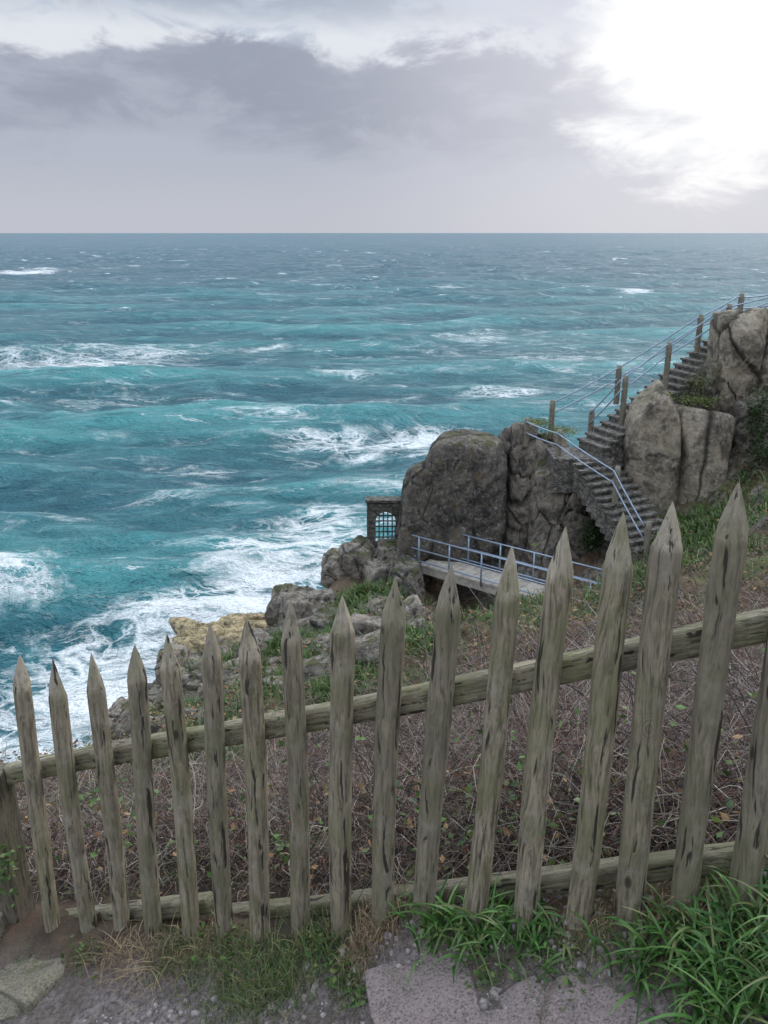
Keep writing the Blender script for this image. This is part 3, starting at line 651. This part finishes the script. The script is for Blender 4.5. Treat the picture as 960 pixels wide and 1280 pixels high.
clumps('dead_grass', [(470,1165,500,.11,.002,.035,.4),(455,1190,300,.09,.002,.03,.5),(150,1200,200,.10,.0018,.04,.9),(190,1210,200,.11,.0018,.05,.9),(850,1135,260,.11,.002,.04,.5),(830,1170,200,.09,.002,.04,.5),(740,1150,160,.08,.002,.03,.5),(900,1110,160,.1,.002,.05,.5),(240,1185,160,.09,.0018,.05,.8),(480,1130,200,.12,.0018,.03,.4)], DG, MD)
lv = []
for (u, v, k, sp, hh_) in [(430,1215,110,.035,.03),(400,1180,60,.03,.05),(455,1250,60,.025,.02),(120,1190,50,.04,.02),(720,1215,70,.05,.02),(300,1180,60,.06,.04),(610,1195,50,.06,.02),(10,1085,90,.03,.07),(5,1120,80,.03,.1)]:
    c = gpt(u, v) if v > 1130 else fence_hit(u - 5, v, -.05); lv.append(c + rng.normal(0, sp, (k, 3)) * [1, 1, .2] + np.array([0, 0, 1]) * rng.uniform(0, hh_, (k, 1)))
lv = np.concatenate(lv); leafs('ivy', lv, rng.uniform(.006, .014, len(lv)), pal(GC, len(lv)), MG)
def vegpatch(name, items, s0, s1, cols, k0):
    L = []
    for (u, v, Y_, a, b) in items:
        c = P(u, v, Y_); L.append(c + rng.normal(0, 1, (k0, 3)) * [a, .3, b])
    L = np.concatenate(L); leafs(name, L, rng.uniform(s0, s1, len(L)), pal(cols, len(L)), MG)
vegpatch('cliff_ivy', [(948,520,26.5,.16,.45),(955,570,26.3,.3,.4),(938,600,26.3,.3,.2),(738,668,26.7,.18,.3),(925,625,26,.4,.15)], .03, .07, [(.03, .06, .02), (.06, .10, .03)], 900)
vegpatch('cliff_grass', [(880,478,27.9,.33,.15),(870,500,27.4,.35,.08),(895,460,28,.2,.12),(825,492,27.4,.15,.05),(700,538,28.6,.32,.035),(672,528,28.9,.22,.03),(865,655,25.3,.5,.12),(890,675,24.5,.5,.12),(655,775,21,.4,.15),(940,640,24.5,.4,.15)], .015, .045, [(.14, .2, .04), (.22, .24, .07), (.08, .12, .03)], 800)

# ---------- paving stones, gravel ----------
MST = mat_slab('pinkish_slab_stone', (.17, .135, .128), (.29, .235, .22), .35); MSM = mat_slab('mossy_stone', (.12, .11, .08), (.23, .205, .15), .7)
def slab(u, v, dx, dy, dz, sd, mat, rz=0):
    c = gpt(u, v); V, Fc, cm = rock_data((dx, dy, dz), sd, 6, .10, .02, 6, 40, 0, 4, .05)
    top = dz * .82 + fbm(V * 14, 4, sd) * dz * .25; V[:, 2] = np.minimum(V[:, 2], top); ob = mesh_np('paving_stone', V, Fc, mat)
    ob.location = c + [0, 0, -dz * .45]; ob.rotation_euler = (0, -math.atan(.33), rz)
slab(535, 1250, .145, .14, .05, 61, MST, .1); slab(612, 1300, .09, .08, .04, 62, MST, -.3); slab(745, 1262, .13, .10, .04, 63, MST, -.1); slab(665, 1265, .06, .09, .04, 68, MST, .3)
slab(45, 1215, .13, .12, .045, 64, MSM, -.6); slab(5, 1255, .10, .08, .04, 65, MSM, .1); slab(-10, 1150, .10, .12, .12, 66, MSM)
it = []
for k in range(1600):
    u = random.uniform(-60, 1020); v = random.uniform(1185, 1330); r_ = ray(u, v)
    t = 1.95 / -r_[2]; x, y = r_[0] * t, r_[1] * t; s = random.choice([.0025, .003, .004, .005, .007, .011]) * random.uniform(.7, 1.3); it.append((x, y, s))
xy = np.array(it); zz = H(xy[:, 0], xy[:, 1])
D, FI = ico(2)
VV = []; FF = []
for k in range(len(xy)):
    V = D * (1 + rng.uniform(-.15, .15, (len(D), 1))) * (xy[k, 2] * rng.uniform(.6, 1.3, 3)); VV.append(V + [xy[k, 0], xy[k, 1], zz[k]]); FF.append(FI + k * len(D))
mesh_np('gravel', np.concatenate(VV), np.concatenate(FF), mat_plain('gravel_stone', (.27, .235, .225), .9, 0, .5, 40, .002))

# ---------- sky ----------
SUN_AZ, SUN_EL = math.radians(42), math.radians(34)
w = bpy.data.worlds.new('World'); SC.world = w; w.use_nodes = True; nt = w.node_tree; nt.nodes.clear()
sky = N(nt, 'ShaderNodeTexSky', sky_type='NISHITA'); sky.sun_disc = False; sky.sun_elevation = SUN_EL; sky.sun_rotation = SUN_AZ
g = N(nt, 'ShaderNodeTexCoord').outputs['Generated']; nrm = N(nt, 'ShaderNodeVectorMath', {0: g}, operation='NORMALIZE').outputs[0]
sp = N(nt, 'ShaderNodeSeparateXYZ', {0: nrm}); el = M(nt, 'ARCSINE', sp.outputs[2]); az = M(nt, 'ARCTAN2', sp.outputs[0], sp.outputs[1])
cv = N(nt, 'ShaderNodeCombineXYZ', {0: az, 1: M(nt, 'MULTIPLY', el, 2.4), 2: .3}).outputs[0]
nA = NOI(nt, cv, 3.0, 8, .6, .35); nB = NOI(nt, VADD(nt, cv, (4.1, 1.3, 0)), 8, 8, .62, .4)
c = MIX(nt, MR(nt, el, 0.0, .09), (.53, .55, .62), (.46, .49, .58))
c = MIX(nt, MR(nt, el, .13, .24), c, (.58, .65, .76))
elw = M(nt, 'ADD', el, M(nt, 'MULTIPLY', M(nt, 'SUBTRACT', nA, .5), .20))
elw = M(nt, 'ADD', elw, M(nt, 'MULTIPLY', M(nt, 'SUBTRACT', nB, .5), .05))
band = M(nt, 'MULTIPLY', MR(nt, elw, .060, .105), MR(nt, elw, .215, .185))
c = MIX(nt, M(nt, 'MULTIPLY', band, MR(nt, nB, .2, .6, .75, 1)), c, MIX(nt, MR(nt, nB, .38, .62), (.31, .335, .42), (.43, .455, .545)))
edge = M(nt, 'MULTIPLY', MR(nt, elw, .178, .198), MR(nt, elw, .26, .21)); c = MIX(nt, M(nt, 'MULTIPLY', edge, MR(nt, nB, .44, .56, 0, .9)), c, (.80, .83, .88))
c = MIX(nt, M(nt, 'MULTIPLY', MR(nt, el, .19, .23), MR(nt, nB, .42, .60, 0, .8)), c, (.37, .42, .51))
def dirv(u, v):
    r_ = ray(u, v); return tuple(r_ / np.linalg.norm(r_))
dt = N(nt, 'ShaderNodeVectorMath', {0: nrm, 1: dirv(905, 10)}, operation='DOT_PRODUCT').outputs['Value']
anc = M(nt, 'ARCCOSINE', M(nt, 'MINIMUM', dt, .99999))
ancw = M(nt, 'ADD', anc, M(nt, 'MULTIPLY', M(nt, 'SUBTRACT', nB, .5), .22)); ancw = M(nt, 'ADD', ancw, M(nt, 'MULTIPLY', M(nt, 'SUBTRACT', nA, .5), .15))
c = MIX(nt, MR(nt, anc, .48, .08, 0, .62), c, (.84, .83, .89))
c = MIX(nt, MR(nt, ancw, .175, .09), c, (1.08, 1.08, 1.08))
zen = MR(nt, sp.outputs[2], .28, .75, 1.0, 3.0)
c10 = N(nt, 'ShaderNodeVectorMath', {0: c, 'Scale': M(nt, 'MULTIPLY', zen, 10.0)}, operation='SCALE').outputs[0]
c = MIX(nt, .97, sky.outputs[0], c10)
c = MIX(nt, MR(nt, sp.outputs[2], -.002, -.06), c, (2.0, 2.6, 2.9))
bg = N(nt, 'ShaderNodeBackground', {'Color': c, 'Strength': .1}); ow_ = N(nt, 'ShaderNodeOutputWorld'); nt.links.new(bg.outputs[0], ow_.inputs[0])
ld = bpy.data.lights.new('sun', 'SUN'); ld.energy = 1.5; ld.angle = math.radians(10); ld.color = (1, .94, .85); ld.specular_factor = .1
lo = bpy.data.objects.new('sun', ld); SC.collection.objects.link(lo)
sd = Vector((math.sin(SUN_AZ) * math.cos(SUN_EL), math.cos(SUN_AZ) * math.cos(SUN_EL), math.sin(SUN_EL))); lo.rotation_euler = sd.to_track_quat('Z', 'Y').to_euler()

# ---------- camera ----------
cam = bpy.data.cameras.new('camera'); co = bpy.data.objects.new('camera', cam); SC.collection.objects.link(co); SC.camera = co
cam.sensor_fit = 'VERTICAL'; cam.sensor_height = 36; cam.lens = 36 * F / 1280; cam.clip_start = .05; cam.clip_end = 80000
co.rotation_euler = (math.pi / 2 - TH, 0, 0)
SC.view_settings.view_transform = 'Standard'; SC.view_settings.look = 'None'; SC.view_settings.exposure = 0
